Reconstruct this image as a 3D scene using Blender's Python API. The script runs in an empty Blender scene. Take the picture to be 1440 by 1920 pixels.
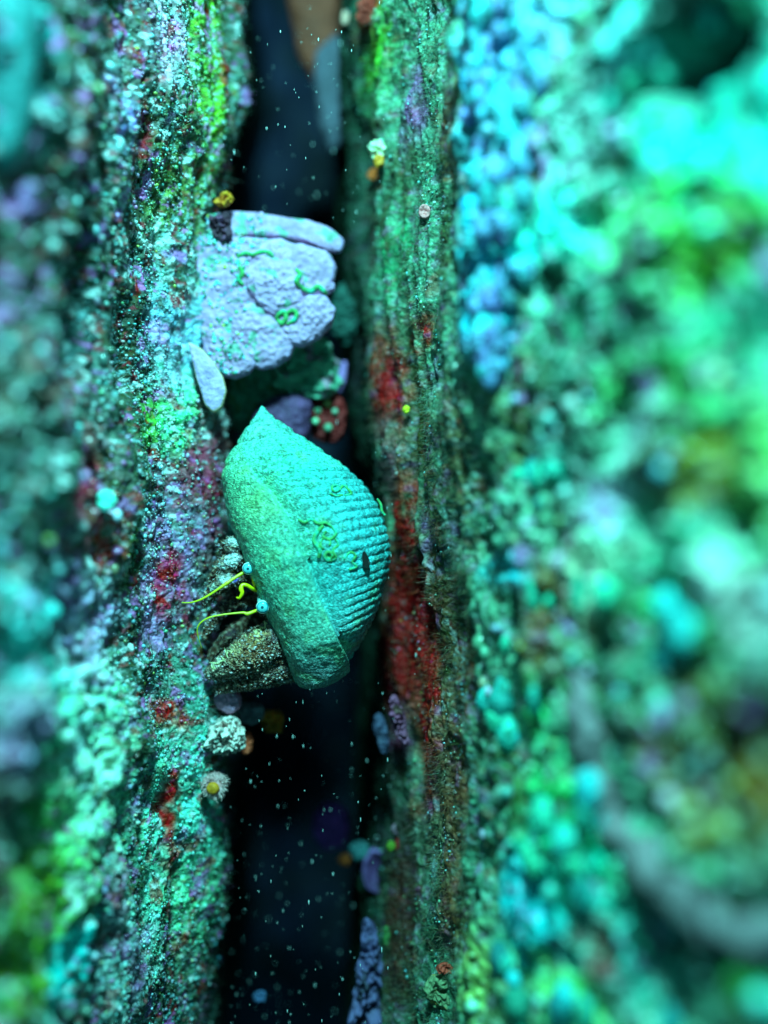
import bpy, math, random
import numpy as np
from mathutils import Vector
from mathutils.bvhtree import BVHTree
sc = bpy.context.scene
col = sc.collection
random.seed(4); rng = np.random.default_rng(11)
# one Blender unit is one centimetre
sc.unit_settings.system = 'METRIC'; sc.unit_settings.scale_length = 0.01; sc.unit_settings.length_unit = 'CENTIMETERS'

# ------------------------------------------------------------------ camera
D = 17.0
cam = bpy.data.cameras.new('camera'); camo = bpy.data.objects.new('camera', cam); col.objects.link(camo)
camo.location = (0, -D, 0); camo.rotation_euler = (math.radians(90), 0, 0)
cam.sensor_fit = 'VERTICAL'; cam.sensor_height = 24.0; cam.lens = 24.0*D/19.2
cam.clip_start = 0.05; cam.clip_end = 500
cam.dof.use_dof = True; cam.dof.focus_distance = D - 0.55
APR = 0.43
cam.dof.aperture_fstop = cam.lens*1e-3/(2*APR)
cam.dof.aperture_blades = 0
sc.camera = camo

# ------------------------------------------------------------------ light
LT = np.array([0.34, 1.0, 0.96])
w = bpy.data.worlds.new('World'); sc.world = w; w.use_nodes = True
w.node_tree.nodes['Background'].inputs[0].default_value = (0.03, 0.33, 0.40, 1)
w.node_tree.nodes['Background'].inputs[1].default_value = 0.34
def area(name, loc, target, size, power, colour):
    l = bpy.data.lights.new(name, 'AREA'); l.shape = 'DISK'; l.size = size; l.energy = power; l.color = colour
    o = bpy.data.objects.new(name, l); col.objects.link(o); o.location = loc
    o.rotation_euler = (Vector(target)-Vector(loc)).to_track_quat('-Z', 'Y').to_euler(); return o
area('water_light', (-0.3, -17, 19), (-0.5, -1, 0.0), 3.2, 17500, (0.20, 1.0, 0.97))
sc.view_settings.view_transform = 'Standard'; sc.view_settings.look = 'None'
sc.view_settings.exposure = 0.0; sc.view_settings.gamma = 1.0; sc.view_settings.use_curve_mapping = False
sc.render.engine = 'CYCLES'
sc.cycles.use_denoising = True
sc.cycles.max_bounces = 5; sc.cycles.diffuse_bounces = 2; sc.cycles.glossy_bounces = 2
sc.cycles.sample_clamp_indirect = 4; sc.cycles.sample_clamp_direct = 12

# ------------------------------------------------------------------ helpers
def W(px, py, y):                     # a point seen at (px, py) that stands y cm behind the picture's middle depth
    k = (D+y)/D
    return ((px-720)/100*k, y, (960-py)/100*k)
def lin(c):
    c = np.asarray(c, float)/255
    return np.where(c <= .04045, c/12.92, ((c+.055)/1.055)**2.4)
def alb(c, e=0.85):                   # what the thing looks like in this water -> its own colour
    return np.clip(lin(c)/LT/e, 0.0, 0.9)
_perm = rng.permutation(256); _perm = np.concatenate([_perm, _perm, _perm])
_g = rng.normal(size=(256, 3)); _g /= np.linalg.norm(_g, axis=1)[:, None]
def perlin(p):
    p = np.asarray(p, float); i = np.floor(p).astype(np.int64); f = p-i; i &= 255
    u = f*f*f*(f*(f*6-15)+10); out = 0
    for dx in (0, 1):
        for dy in (0, 1):
            for dz in (0, 1):
                h = _perm[_perm[_perm[i[:, 0]+dx]+i[:, 1]+dy]+i[:, 2]+dz]
                g = _g[h]
                d = g[:, 0]*(f[:, 0]-dx)+g[:, 1]*(f[:, 1]-dy)+g[:, 2]*(f[:, 2]-dz)
                wt = (u[:, 0] if dx else 1-u[:, 0])*(u[:, 1] if dy else 1-u[:, 1])*(u[:, 2] if dz else 1-u[:, 2])
                out = out + wt*d
    return out*1.5
def fbm(p, o=3, gain=.5):
    a, s, r = 1, 0, 0
    for k in range(o):
        r = r+a*perlin(p*(2.03**k)+k*17.3); s += a; a *= gain
    return r/s
def sstep(a, b, x):
    t = np.clip((x-a)/(b-a), 0, 1); return t*t*(3-2*t)
def mesh_np(name, V, F, colour=None, smooth=True):
    V = np.asarray(V, np.float32); F = np.asarray(F, np.int32)
    me = bpy.data.meshes.new(name); n, k = F.shape
    me.vertices.add(len(V)); me.vertices.foreach_set('co', V.ravel())
    me.loops.add(n*k); me.loops.foreach_set('vertex_index', F.ravel())
    me.polygons.add(n); me.polygons.foreach_set('loop_start', np.arange(n, dtype=np.int32)*k)
    me.update(calc_edges=True)
    if smooth: me.polygons.foreach_set('use_smooth', np.ones(n, bool))
    if colour is not None:
        at = me.color_attributes.new('Col', 'FLOAT_COLOR', 'POINT')
        c = np.ones((len(V), 4), np.float32); c[:, :3] = colour; at.data.foreach_set('color', c.ravel())
    return me
def link(name, me, mat, parent=None, label=None, cat=None, group=None, kind=None):
    o = bpy.data.objects.new(name, me); col.objects.link(o)
    if mat is not None: me.materials.append(mat)
    if parent is not None: o.parent = parent
    tag(o, label, cat, group, kind); return o
def tag(o, label=None, cat=None, group=None, kind=None):
    if label: o['label'] = label
    if cat: o['category'] = cat
    if group: o['group'] = group
    if kind: o['kind'] = kind
def empty(name, loc, label, cat, group=None):
    o = bpy.data.objects.new(name, None); col.objects.link(o); o.location = loc; o.empty_display_size = .2
    tag(o, label, cat, group); return o
def part(name, me, mat, root, label=None):      # mesh built in world cm, moved into its thing's frame
    loc = Vector(root.location)
    p = root.parent
    while p is not None: loc += Vector(p.location); p = p.parent
    a = np.empty(len(me.vertices)*3, np.float32); me.vertices.foreach_get('co', a)
    a = a.reshape(-1, 3)-np.array(loc, np.float32); me.vertices.foreach_set('co', a.ravel()); me.update()
    return link(name, me, mat, root, label)
def grid_faces(nr, nc, wrap=False):
    r = np.arange(nr-1)[:, None]; c = np.arange(nc if wrap else nc-1)[None, :]
    c2 = (c+1) % nc
    a = r*nc+c; b = r*nc+c2; d = (r+1)*nc+c; e = (r+1)*nc+c2
    return np.stack([a, b, e, d], -1).reshape(-1, 4)

# ------------------------------------------------------------------ materials
def mat(name, base=None, rough=.5, bump=0.0, bscale=20, var=.25, vscale=8, spec=.5, sss=0, emit=None, vor=0, tint2=None):
    m = bpy.data.materials.new(name); m.use_nodes = True; nt = m.node_tree; N = nt.nodes; L = nt.links
    b = N['Principled BSDF']; b.inputs['Roughness'].default_value = rough
    b.inputs['Specular IOR Level'].default_value = spec
    tc = N.new('ShaderNodeTexCoord')
    if base is None:
        src = N.new('ShaderNodeAttribute'); src.attribute_name = 'Col'; cs = src.outputs['Color']
    else:
        src = N.new('ShaderNodeRGB'); src.outputs[0].default_value = (*[float(x) for x in base], 1); cs = src.outputs[0]
    if var:
        n = N.new('ShaderNodeTexNoise'); n.inputs['Scale'].default_value = vscale; n.inputs['Detail'].default_value = 5
        L.new(tc.outputs['Object'], n.inputs['Vector'])
        r = N.new('ShaderNodeMapRange'); r.inputs['From Min'].default_value = .3; r.inputs['From Max'].default_value = .7
        r.inputs['To Min'].default_value = 1-var; r.inputs['To Max'].default_value = 1+var
        L.new(n.outputs['Fac'], r.inputs['Value'])
        mx = N.new('ShaderNodeVectorMath'); mx.operation = 'SCALE'; L.new(cs, mx.inputs[0]); L.new(r.outputs[0], mx.inputs['Scale']); cs = mx.outputs[0]
    if tint2 is not None:
        n = N.new('ShaderNodeTexNoise'); n.inputs['Scale'].default_value = vscale*.45; n.inputs['Detail'].default_value = 6
        L.new(tc.outputs['Object'], n.inputs['Vector'])
        r = N.new('ShaderNodeMapRange'); r.inputs['From Min'].default_value = .5; r.inputs['From Max'].default_value = .62
        L.new(n.outputs['Fac'], r.inputs['Value'])
        mx = N.new('ShaderNodeMix'); mx.data_type = 'RGBA'; L.new(r.outputs[0], mx.inputs['Factor']); L.new(cs, mx.inputs['A'])
        mx.inputs['B'].default_value = (*[float(x) for x in tint2], 1); cs = mx.outputs['Result']
    L.new(cs, b.inputs['Base Color'])
    if bump:
        n = N.new('ShaderNodeTexNoise'); n.inputs['Scale'].default_value = bscale; n.inputs['Detail'].default_value = 6; n.inputs['Roughness'].default_value = .65
        L.new(tc.outputs['Object'], n.inputs['Vector']); h = n.outputs['Fac']
        if vor:
            v = N.new('ShaderNodeTexVoronoi'); v.inputs['Scale'].default_value = vor; L.new(tc.outputs['Object'], v.inputs['Vector'])
            ma = N.new('ShaderNodeMath'); ma.operation = 'MULTIPLY_ADD'; L.new(v.outputs['Distance'], ma.inputs[0]); ma.inputs[1].default_value = -1.1; L.new(h, ma.inputs[2]); h = ma.outputs[0]
        bp = N.new('ShaderNodeBump'); bp.inputs['Strength'].default_value = bump; bp.inputs['Distance'].default_value = .05
        L.new(h, bp.inputs['Height']); L.new(bp.outputs[0], b.inputs['Normal'])
    if sss:
        b.inputs['Subsurface Weight'].default_value = sss; b.inputs['Subsurface Radius'].default_value = (.05, .08, .08); b.inputs['Subsurface Scale'].default_value = 1
    return m
M = {}
M['rock'] = mat('encrusted_rock', None, rough=.45, bump=.8, bscale=14, vor=11, var=.35, vscale=16, spec=.32)
M['grain'] = mat('crust_grain', None, rough=.22, var=0, spec=.9)
M['turf'] = mat('turf_hair', None, rough=.5, var=0)
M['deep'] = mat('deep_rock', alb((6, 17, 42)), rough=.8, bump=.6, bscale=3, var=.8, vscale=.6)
M['shell'] = mat('shell_crust', None, rough=.5, bump=.6, bscale=50, vor=36, var=.5, vscale=26, spec=.35)
M['tube'] = mat('worm_tube_lime', alb((52, 196, 104), 1.4), rough=.45, bump=.8, bscale=26, var=.35, vscale=14, tint2=alb((30, 225, 180), 1.3))
M['lilac'] = mat('lilac_crust', None, rough=.6, bump=.32, bscale=12, vor=26, var=.16, vscale=9, spec=.35)
M['gen'] = mat('soft_growth', None, rough=.7, bump=.5, bscale=14, vor=16, var=.3, vscale=8)
M['crab'] = mat('crab_shell', None, rough=.22, bump=1.0, bscale=18, vor=24, var=.5, vscale=12, spec=.6)
M['yellow'] = mat('yellow_antenna', alb((185, 200, 30)), rough=.35, var=.15, vscale=8, sss=.1)
M['yellow2'] = mat('gold_antennule', alb((215, 195, 10)), rough=.3, var=.1)
M['eye'] = mat('crab_eye', None, rough=.12, var=0, spec=.8)
M['hair'] = mat('pale_bristle', alb((120, 190, 150)), rough=.4, var=0)
M['black'] = mat('hole_shade_black', (.003, .004, .004), rough=.9, var=0)
M['snow'] = mat('detritus_flake', alb((150, 235, 235)), rough=.3, var=0, spec=.7)
M['orange'] = mat('orange_sponge', alb((215, 130, 15)), rough=.5, bump=.5, bscale=22, var=.3, vscale=10)

# ------------------------------------------------------------------ rock walls
# patches of growth and of painted shade: (px, py, radius x, radius y, colour) -> set on the rock in 3D
reds_and_shade = [(735, 720, 26, 80, (118, 14, 26), .9), (775, 1000, 26, 130, (125, 18, 26), .85), (765, 1150, 46, 170, (112, 16, 20), .92), (808, 1320, 36, 200, (122, 18, 20), .92), (792, 625, 14, 26, (150, 50, 26), .8), (740, 1280, 20, 60, (120, 20, 24), .8),
        (740, 1500, 50, 130, (30, 26, 34), .8), (750, 1780, 45, 130, (44, 34, 26), .8), (720, 1620, 20, 60, (34, 14, 20), .8), (850, 1600, 30, 160, (84, 80, 56), .6)]  # darkest entries paint the shadow low on the right rock
left_late = [(412, 1700, 36, 260, (12, 38, 32), .85), (320, 1530, 12, 90, (140, 24, 34), .85), (308, 1090, 11, 60, (130, 16, 24), .9), (380, 930, 16, 120, (84, 50, 70), .7), (262, 290, 11, 90, (110, 18, 30), .85), (170, 880, 20, 60, (120, 40, 60), .7), (300, 1330, 14, 40, (150, 30, 26), .8), (350, 1760, 12, 50, (130, 24, 34), .8),  # first entry paints the darkness along the lower cleft edge
        (330, 1010, 18, 60, (120, 140, 190), .7), (285, 1190, 22, 50, (130, 150, 200), .7), (320, 690, 26, 60, (130, 200, 230), .7), (390, 1240, 22, 50, (130, 140, 190), .7), (120, 1120, 34, 50, (140, 150, 215), .7), (30, 1370, 34, 70, (170, 180, 220), .7), (240, 1800, 20, 70, (130, 140, 190), .6)]
pit_shade = [(1300, 105, -7.2, .8), (1385, 975, -7.5, .22), (1000, 545, -4.6, .2)]  # near-black colour painted into the pits as their shade
def wall(name, ctrl, edge, zr, nt_, nz, patches, base, pits, knobs, seed, label, side):
    T = np.array([c[0] for c in ctrl], float); X = np.array([c[1] for c in ctrl], float); Y = np.array([c[2] for c in ctrl], float)
    t = np.linspace(T[0], T[-1], nt_)
    # smooth the polyline
    tt = np.linspace(T[0], T[-1], 600); xx = np.interp(tt, T, X); yy = np.interp(tt, T, Y)
    k = np.ones(31)/31
    for _ in range(2):
        xx = np.convolve(np.pad(xx, 15, 'edge'), k, 'valid'); yy = np.convolve(np.pad(yy, 15, 'edge'), k, 'valid')
    x = np.interp(t, tt, xx); y = np.interp(t, tt, yy)
    z = np.linspace(-zr, zr, nz)
    Xg, Zg = np.meshgrid(x, z); Yg = np.meshgrid(y, z)[0]
    nx = np.gradient(y, t); ny = -np.gradient(x, t)
    ln = np.hypot(nx, ny)+1e-9; nx /= ln; ny /= ln
    if nx[nt_//2]*side < 0: nx, ny = -nx, -ny
    NX = np.meshgrid(nx, z)[0]; NY = np.meshgrid(ny, z)[0]
    pyg = 960-Zg*100*D/(D+Yg)
    ez = np.array([e[0] for e in edge], float); ev = np.array([e[1] for e in edge], float)
    sh = np.interp(pyg, ez, ev)/100*(D+Yg)/D
    Xg = Xg + sh*sstep(-9, -1, Yg)
    P = np.stack([Xg, Yg, Zg], -1).reshape(-1, 3)
    Nn = np.stack([NX, NY, np.zeros_like(NX)], -1).reshape(-1, 3)
    o = seed*31.7
    near = sstep(0, -5, P[:, 1])            # lumps are coarser towards the mouth of the cleft
    an = P*np.array([1, .8, .16])
    d = .42*fbm(an*.7+o, 2) + .26*fbm(P*np.array([.9, .9, .5])+o, 2)
    st = fbm(P*np.array([1.6, 1.3, .28])+o+5, 3)
    d += .20*(1-np.abs(st)*2.4)*(1-.3*near) - .12
    lump = fbm(P*1.7+o+9, 2); d += (.10+(.20 if side > 0 else .13)*near)*lump
    med = 1-np.abs(perlin(P*3.6+o+3))*2; d += (.045+(.05 if side > 0 else .02)*near)*med
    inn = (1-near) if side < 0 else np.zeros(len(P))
    d += (.035*perlin(P*9+o) + .02*perlin(P*19+o+2))*(1-.55*inn)
    deep = sstep(3, 8, P[:, 1]); d *= 1-.2*deep
    for (qx, qy, yy_, r, dep) in pits:
        c = np.array(W(qx, qy, yy_)); dd = np.linalg.norm((P-c)*np.array([1, .6, 1]), axis=1)
        d -= dep*np.exp(-(dd/r)**4)
    for (qx, qy, yy_, r, h) in knobs:
        c = np.array(W(qx, qy, yy_)); dd = np.linalg.norm(P-c, axis=1); d += h*np.exp(-(dd/r)**2)
    # colour
    C = np.tile(alb(base), (len(P), 1)); wp = P+.35*np.stack([perlin(P*1.9+o+k_*7) for k_ in range(3)], 1)+.12*np.stack([perlin(P*6+o+k_*5) for k_ in range(3)], 1)
    # where each patch sits on the wall
    step = 4
    Ps = P.reshape(nz, nt_, 3)[::step, ::step].reshape(-1, 3)
    sx = Ps[:, 0]/(D+Ps[:, 1])*D*100+720; sy = 960-Ps[:, 2]/(D+Ps[:, 1])*D*100
    for (qx, qy, rx, ry, c) in patches:
        kk = np.argmin((sx-qx)**2+(sy-qy)**2+np.where(Ps[:, 1] > 6, 400, 0)); ct = Ps[kk]; sc_ = (D+ct[1])/D/100
        lat = np.hypot(wp[:, 0]-ct[0], (wp[:, 1]-ct[1])*.45)
        q = (lat/(rx*sc_*1.15))**2+((wp[:, 2]-ct[2])/(ry*sc_*1.15))**2
        a = np.exp(-q**1.5)[:, None]*.95
        C = C*(1-a)+alb(c)*a
    n2 = fbm(P*4.2+o+40, 3); n3 = fbm(P*12+o+60, 2); n5 = fbm(P*np.array([2.2, 2.2, 1.1])+o+80, 3)
    big = fbm(P*np.array([1, 1, .6])*.9+o+210, 2)
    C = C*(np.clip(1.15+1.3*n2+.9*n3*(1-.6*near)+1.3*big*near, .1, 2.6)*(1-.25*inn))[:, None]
    bandn = perlin(np.stack([P[:, 0]*1.3+P[:, 1]*1.1, P[:, 1]*.2, P[:, 2]*.13], 1)+o+300)+.4*perlin(P*np.array([2.2, 2, .35])+o+310)
    a = (sstep(.05, .38, bandn)*.8*(1-near*.75))[:, None]*(1 if side > 0 else .35); C = C*(1-a)+alb((20, 40, 26))*a
    a = (sstep(.16, .42, n3+.5*n5)*.62*(1-deep)*(1-.75*inn)*(1-.5*near))[:, None]; C = C*(1-a)+alb((110, 215, 215))*np.array([1, .95, 1.])*a*.9
    a = (sstep(.22, .34, fbm(P*2.6+o+120, 3))*.7*(1-deep)*(1-near*.7)*(1-.6*inn))[:, None]; C = C*(1-a)+alb((100, 20, 30))*a
    a = (sstep(.22, .34, fbm(P*2.3+o+150, 3))*.7*(1-deep))[:, None]; C = C*(1-a)+alb((28, 56, 26))*a
    a = (sstep(.25, .4, fbm(P*2.0+o+190, 3))*.6*(1-deep)*(1-.6*inn))[:, None]; C = C*(1-a)+alb((120, 125, 185))*a
    pick = perlin(P*6.5+o+400)+.5*perlin(P*14+o+410); hue = fbm(P*1.8+o+430, 2)
    am = .62*(1-deep)*(1 if side > 0 else .35)
    for c, lo, hi in (((128, 118, 176), -.9, -.16), ((40, 62, 34), -.16, 0.0), ((90, 40, 56), 0.0, .14), ((150, 225, 230), .14, .9)):
        a = (sstep(.10, .3, pick)*((hue > lo) & (hue <= hi))*am)[:, None]; C = C*(1-a)+alb(c)*a
    for (qx, qy, rx, ry, c, s_) in (reds_and_shade if side < 0 else left_late):
        kk = np.argmin((sx-qx)**2+(sy-qy)**2+np.where(Ps[:, 1] > 6, 400, 0)); ct = Ps[kk]; sc_ = (D+ct[1])/D/100
        q = (np.hypot(wp[:, 0]-ct[0], (wp[:, 1]-ct[1])*.45)/(rx*sc_*1.1))**2+((wp[:, 2]-ct[2])/(ry*sc_*1.1))**2
        a = (np.exp(-q**1.5)*s_*sstep(-.42, -.05, n2+.4*n3))[:, None]; C = C*(1-a)+.72*alb(c)*a*np.clip(1+1.2*n3, .4, 1.6)[:, None]
    for (qx, qy, y_, r) in pit_shade:
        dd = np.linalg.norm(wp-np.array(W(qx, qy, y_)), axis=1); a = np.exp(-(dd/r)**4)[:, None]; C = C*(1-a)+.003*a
    C = C*(1-.9*(sstep(2.2, 6, P[:, 1]) if side > 0 else sstep(.9, 3.6, P[:, 1])))[:, None]  # painted shade: rock colour darkens with depth into the cleft
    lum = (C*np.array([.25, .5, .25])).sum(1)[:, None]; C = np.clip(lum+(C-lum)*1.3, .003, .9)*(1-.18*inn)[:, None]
    P = P+Nn*d[:, None]
    F = grid_faces(nz, nt_)
    if side < 0: F = F[:, ::-1]
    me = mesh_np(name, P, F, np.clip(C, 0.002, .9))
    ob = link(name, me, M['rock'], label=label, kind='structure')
    g = P.reshape(nz, nt_, 3); s = 4; gs = g[::s, ::s]; fs = grid_faces(gs.shape[0], gs.shape[1])
    bvh = BVHTree.FromPolygons([tuple(v) for v in gs.reshape(-1, 3)], [tuple(int(q) for q in f) for f in fs])
    return ob, P, Nn, C, bvh, (nz, nt_)

LC = [(-260, -15, -9.5), (-170, -7.5, -9.0), (-110, W(-260, 0, -8)[0], -8), (-30, W(-60, 0, -6.6)[0], -6.6), (60, W(60, 0, -5.0)[0], -5.0), (150, W(150, 0, -3.1)[0], -3.1),
      (230, W(230, 0, -1.3)[0], -1.3), (330, W(330, 0, -.1)[0], -.1), (400, W(400, 0, 1.0)[0], 1.0), (440, W(418, 0, 2.2)[0], 2.2), (480, W(420, 0, 5)[0], 5), (540, W(440, 0, 10)[0], 10), (600, W(480, 0, 20)[0], 20)]
LE = [(-600, 30), (0, 30), (200, 25), (330, 0), (600, -20), (700, -25), (780, 0), (900, 5), (1000, 0), (1200, -22), (1330, 10), (1400, 18), (1500, -5), (1700, 0), (1920, -20), (2500, -20)]
LP = [(30, 150, 90, 200, (20, 115, 120)), (135, 70, 45, 110, (25, 60, 32)), (205, 150, 50, 80, (85, 140, 140)), (290, 60, 30, 80, (135, 165, 190)), (400, 120, 36, 220, (64, 150, 60)),
      (262, 280, 16, 90, (88, 22, 32)), (235, 240, 18, 70, (75, 105, 165)), (100, 450, 130, 190, (24, 40, 34)), (150, 180, 40, 120, (50, 62, 46)), (140, 300, 30, 90, (70, 50, 50)), (330, 400, 60, 140, (55, 110, 60)),
      (330, 620, 60, 110, (90, 180, 200)), (330, 500, 60, 60, (60, 120, 110)), (240, 640, 30, 120, (24, 50, 34)), (120, 620, 60, 100, (40, 95, 95)), (335, 760, 35, 70, (60, 215, 150)), (290, 790, 20, 60, (70, 200, 90)),
      (385, 900, 35, 130, (95, 66, 84)), (310, 1000, 40, 60, (90, 120, 150)), (300, 1100, 40, 60, (120, 130, 170)), (308, 1085, 14, 60, (100, 20, 24)), (236, 1000, 18, 260, (34, 84, 40)),
      (160, 900, 40, 90, (110, 70, 90)), (120, 800, 60, 80, (60, 120, 110)), (95, 1080, 60, 70, (110, 120, 160)), (190, 1010, 20, 50, (140, 70, 60)), (50, 1200, 90, 130, (70, 235, 220)), (150, 1330, 70, 100, (80, 235, 180)), (180, 1460, 60, 160, (110, 225, 190)), (110, 1640, 60, 110, (60, 190, 110)), (230, 1780, 50, 130, (90, 200, 190)), (160, 1180, 50, 80, (120, 170, 200)), (50, 1010, 60, 80, (40, 90, 80)),
      (25, 1370, 45, 90, (150, 180, 200)), (10, 1530, 60, 60, (30, 55, 40)), (50, 1760, 90, 130, (80, 190, 70)), (250, 1580, 60, 130, (90, 215, 180)), (345, 1500, 55, 170, (80, 215, 190)), (390, 1200, 40, 80, (80, 95, 120)),
      (325, 1520, 14, 90, (125, 30, 36)), (390, 1800, 50, 150, (22, 70, 52)), (140, 1790, 60, 50, (30, 245, 255)), (425, 1650, 35, 260, (14, 44, 36)), (250, 1850, 90, 80, (80, 150, 140)), (320, 1330, 14, 30, (140, 30, 24)),  # tall dark strip here paints shade at the lower cleft edge
      (200, 1700, 30, 100, (110, 150, 160)), (350, 1700, 40, 100, (80, 205, 160)), (90, 700, 60, 50, (90, 60, 60)), (300, 900, 40, 50, (60, 70, 84)), (400, 1090, 20, 90, (70, 46, 54))]
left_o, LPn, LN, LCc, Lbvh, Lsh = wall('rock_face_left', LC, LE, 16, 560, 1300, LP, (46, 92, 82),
      [(20, 1530, -5, .6, .5), (70, 1400, -4, .5, .4), (110, 560, -3.4, .6, .35)], [(200, 935, -1.6, .28, .3), (405, 1370, .8, .35, .2)], 1, 'left rock face of the cleft crusted with granular teal, green and mauve growth', 1)

RC = [(560, W(640, 0, 20)[0], 20), (600, W(620, 0, 10)[0], 10), (640, W(640, 0, 5)[0], 5), (700, W(690, 0, 1.6)[0], 1.6), (740, W(745, 0, .4)[0], .4), (800, W(800, 0, -.5)[0], -.5), (870, W(866, 0, -2.2)[0], -2.2),
      (930, W(925, 0, -3.9)[0], -3.9), (1010, W(1030, 0, -4.9)[0], -4.9), (1100, W(1120, 0, -5.5)[0], -5.5), (1250, W(1260, 0, -6.9)[0], -6.9), (1400, W(1430, 0, -8.0)[0], -8.0), (1560, W(1750, 0, -9)[0], -9), (1700, 8, -9.6), (1800, 15, -9.9)]
RE = [(-600, 0), (0, 0), (600, 10), (800, 20), (900, 35), (1150, 55), (1400, 50), (1600, 45), (1920, 20), (2500, 10)]
RP = [(700, 110, 35, 90, (56, 165, 56)), (765, 200, 20, 60, (120, 120, 175)), (690, 20, 30, 35, (125, 55, 34)), (740, 470, 22, 110, (40, 150, 105)), (690, 440, 18, 80, (100, 76, 90)), (740, 330, 30, 60, (50, 100, 70)),
      (670, 700, 25, 240, (20, 54, 26)), (738, 720, 34, 95, (125, 22, 32)), (770, 1000, 24, 110, (92, 22, 26)), (745, 1260, 30, 80, (90, 26, 26)), (850, 250, 18, 80, (96, 22, 34)), (792, 622, 18, 28, (120, 45, 30)), (785, 780, 24, 150, (52, 76, 30)), (703, 830, 10, 80, (60, 215, 190)), (738, 880, 22, 90, (104, 112, 125)),
      (765, 1150, 52, 170, (112, 24, 24)), (815, 1320, 32, 190, (132, 28, 26)), (845, 1000, 35, 300, (62, 64, 40)), (740, 1370, 26, 60, (95, 66, 110)), (815, 1560, 9, 110, (120, 210, 215)), (740, 990, 10, 60, (50, 190, 150)),
      (860, 250, 16, 60, (100, 22, 30)), (845, 450, 25, 200, (40, 72, 36)), (760, 1700, 40, 150, (60, 46, 40)), (870, 1450, 30, 200, (84, 80, 60)), (825, 1020, 10, 60, (110, 130, 160)), (880, 850, 40, 150, (60, 78, 52)), (890, 1200, 40, 150, (56, 60, 38)),
      (925, 100, 45, 120, (60, 180, 225)), (915, 330, 45, 120, (50, 185, 235)), (920, 500, 45, 120, (40, 195, 245)), (930, 620, 25, 60, (40, 200, 240)), (1000, 60, 50, 60, (70, 170, 200)), (1180, 140, 70, 80, (80, 240, 215)), (1360, 220, 100, 190, (0, 215, 185)), (1260, 390, 110, 60, (60, 210, 120)),
      (1090, 250, 80, 90, (90, 190, 175)), (1010, 420, 60, 80, (60, 220, 190)), (1320, 470, 90, 60, (70, 180, 60)), (1400, 620, 90, 90, (34, 150, 120)), (1110, 580, 120, 80, (26, 104, 76)), (1000, 760, 70, 80, (24, 100, 80)),
      (1230, 700, 90, 70, (44, 150, 80)), (1210, 820, 40, 50, (120, 190, 200)), (1010, 890, 30, 35, (30, 210, 190)), (1120, 940, 50, 60, (90, 140, 150)), (1330, 830, 100, 70, (40, 140, 70)), (960, 1060, 60, 30, (40, 180, 190)), (1060, 1120, 60, 60, (60, 80, 36)),
      (1100, 1080, 50, 60, (110, 190, 160)), (1250, 1180, 55, 70, (50, 230, 130)), (1380, 1110, 70, 70, (120, 190, 180)), (1230, 1030, 60, 60, (60, 190, 150)), (1410, 920, 60, 100, (80, 200, 120)), (1390, 1420, 110, 150, (90, 100, 30)), (1300, 880, 70, 60, (70, 100, 34)), (1010, 1180, 50, 120, (70, 76, 36)), (960, 780, 50, 110, (50, 84, 50)), (1230, 1420, 50, 60, (76, 84, 34)), (1120, 1300, 60, 60, (60, 150, 100)),
      (1000, 1330, 40, 60, (50, 205, 130)), (1050, 1600, 70, 110, (30, 235, 165)), (1040, 1480, 40, 50, (50, 230, 120)), (960, 1480, 40, 80, (40, 110, 60)), (1350, 1800, 110, 90, (12, 84, 64)), (1420, 1880, 60, 60, (34, 125, 50)), (1300, 1550, 60, 50, (130, 190, 110)),
      (910, 1850, 60, 90, (100, 190, 120)), (990, 1700, 50, 90, (30, 215, 225)), (1160, 1780, 60, 80, (50, 190, 170)), (1300, 1300, 60, 60, (60, 130, 80)), (1110, 1800, 30, 60, (84, 66, 66)), (860, 1700, 25, 100, (90, 90, 66)), (1240, 1700, 60, 60, (30, 70, 60)), (1050, 1880, 70, 50, (80, 220, 130)), (1305, 70, 48, 62, (4, 12, 18)), (1385, 975, 22, 26, (6, 30, 34))]  # last two entries paint the shade inside the pits
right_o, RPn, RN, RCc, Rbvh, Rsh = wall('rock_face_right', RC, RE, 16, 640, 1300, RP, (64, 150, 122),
      [(1300, 110, -7.0, .42, 1.3), (1385, 975, -7.5, .3, .9), (1270, 215, -6.8, .2, .5), (1190, 335, -6.2, .2, .4), (1020, 545, -4.5, .3, .3)], [(905, 90, -2.6, .25, .25), (1180, 130, -6.0, .4, .35), (925, 480, -2.9, .3, .3), (925, 620, -2.9, .3, .3)], 2,
      'right rock face of the cleft, dark red and green inside, pale teal lumps at its mouth', -1)

# deep back of the cleft
nz, nxp = 160, 120
xs = np.linspace(-9, 9, nxp); zs = np.linspace(-34, 34, nz); Xg, Zg = np.meshgrid(xs, zs)
P = np.stack([Xg, np.full_like(Xg, 17.), Zg], -1).reshape(-1, 3)
P[:, 1] += 1.6*fbm(P*np.array([.3, 1, .16]), 3)-.8*fbm(P*.9, 3)
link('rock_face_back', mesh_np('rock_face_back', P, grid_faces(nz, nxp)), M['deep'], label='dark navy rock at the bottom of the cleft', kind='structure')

def hit(px, py):
    o = Vector((0, -D, 0)); d = (Vector(W(px, py, 0))-o).normalized(); best = None
    for b in (Lbvh, Rbvh):
        h = b.ray_cast(o, d)
        if h[0] is not None and (best is None or h[3] < best[3]): best = h
    n = best[1]
    if n.dot(d) > 0: n = -n
    return np.array(best[0]), np.array(n)

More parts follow.
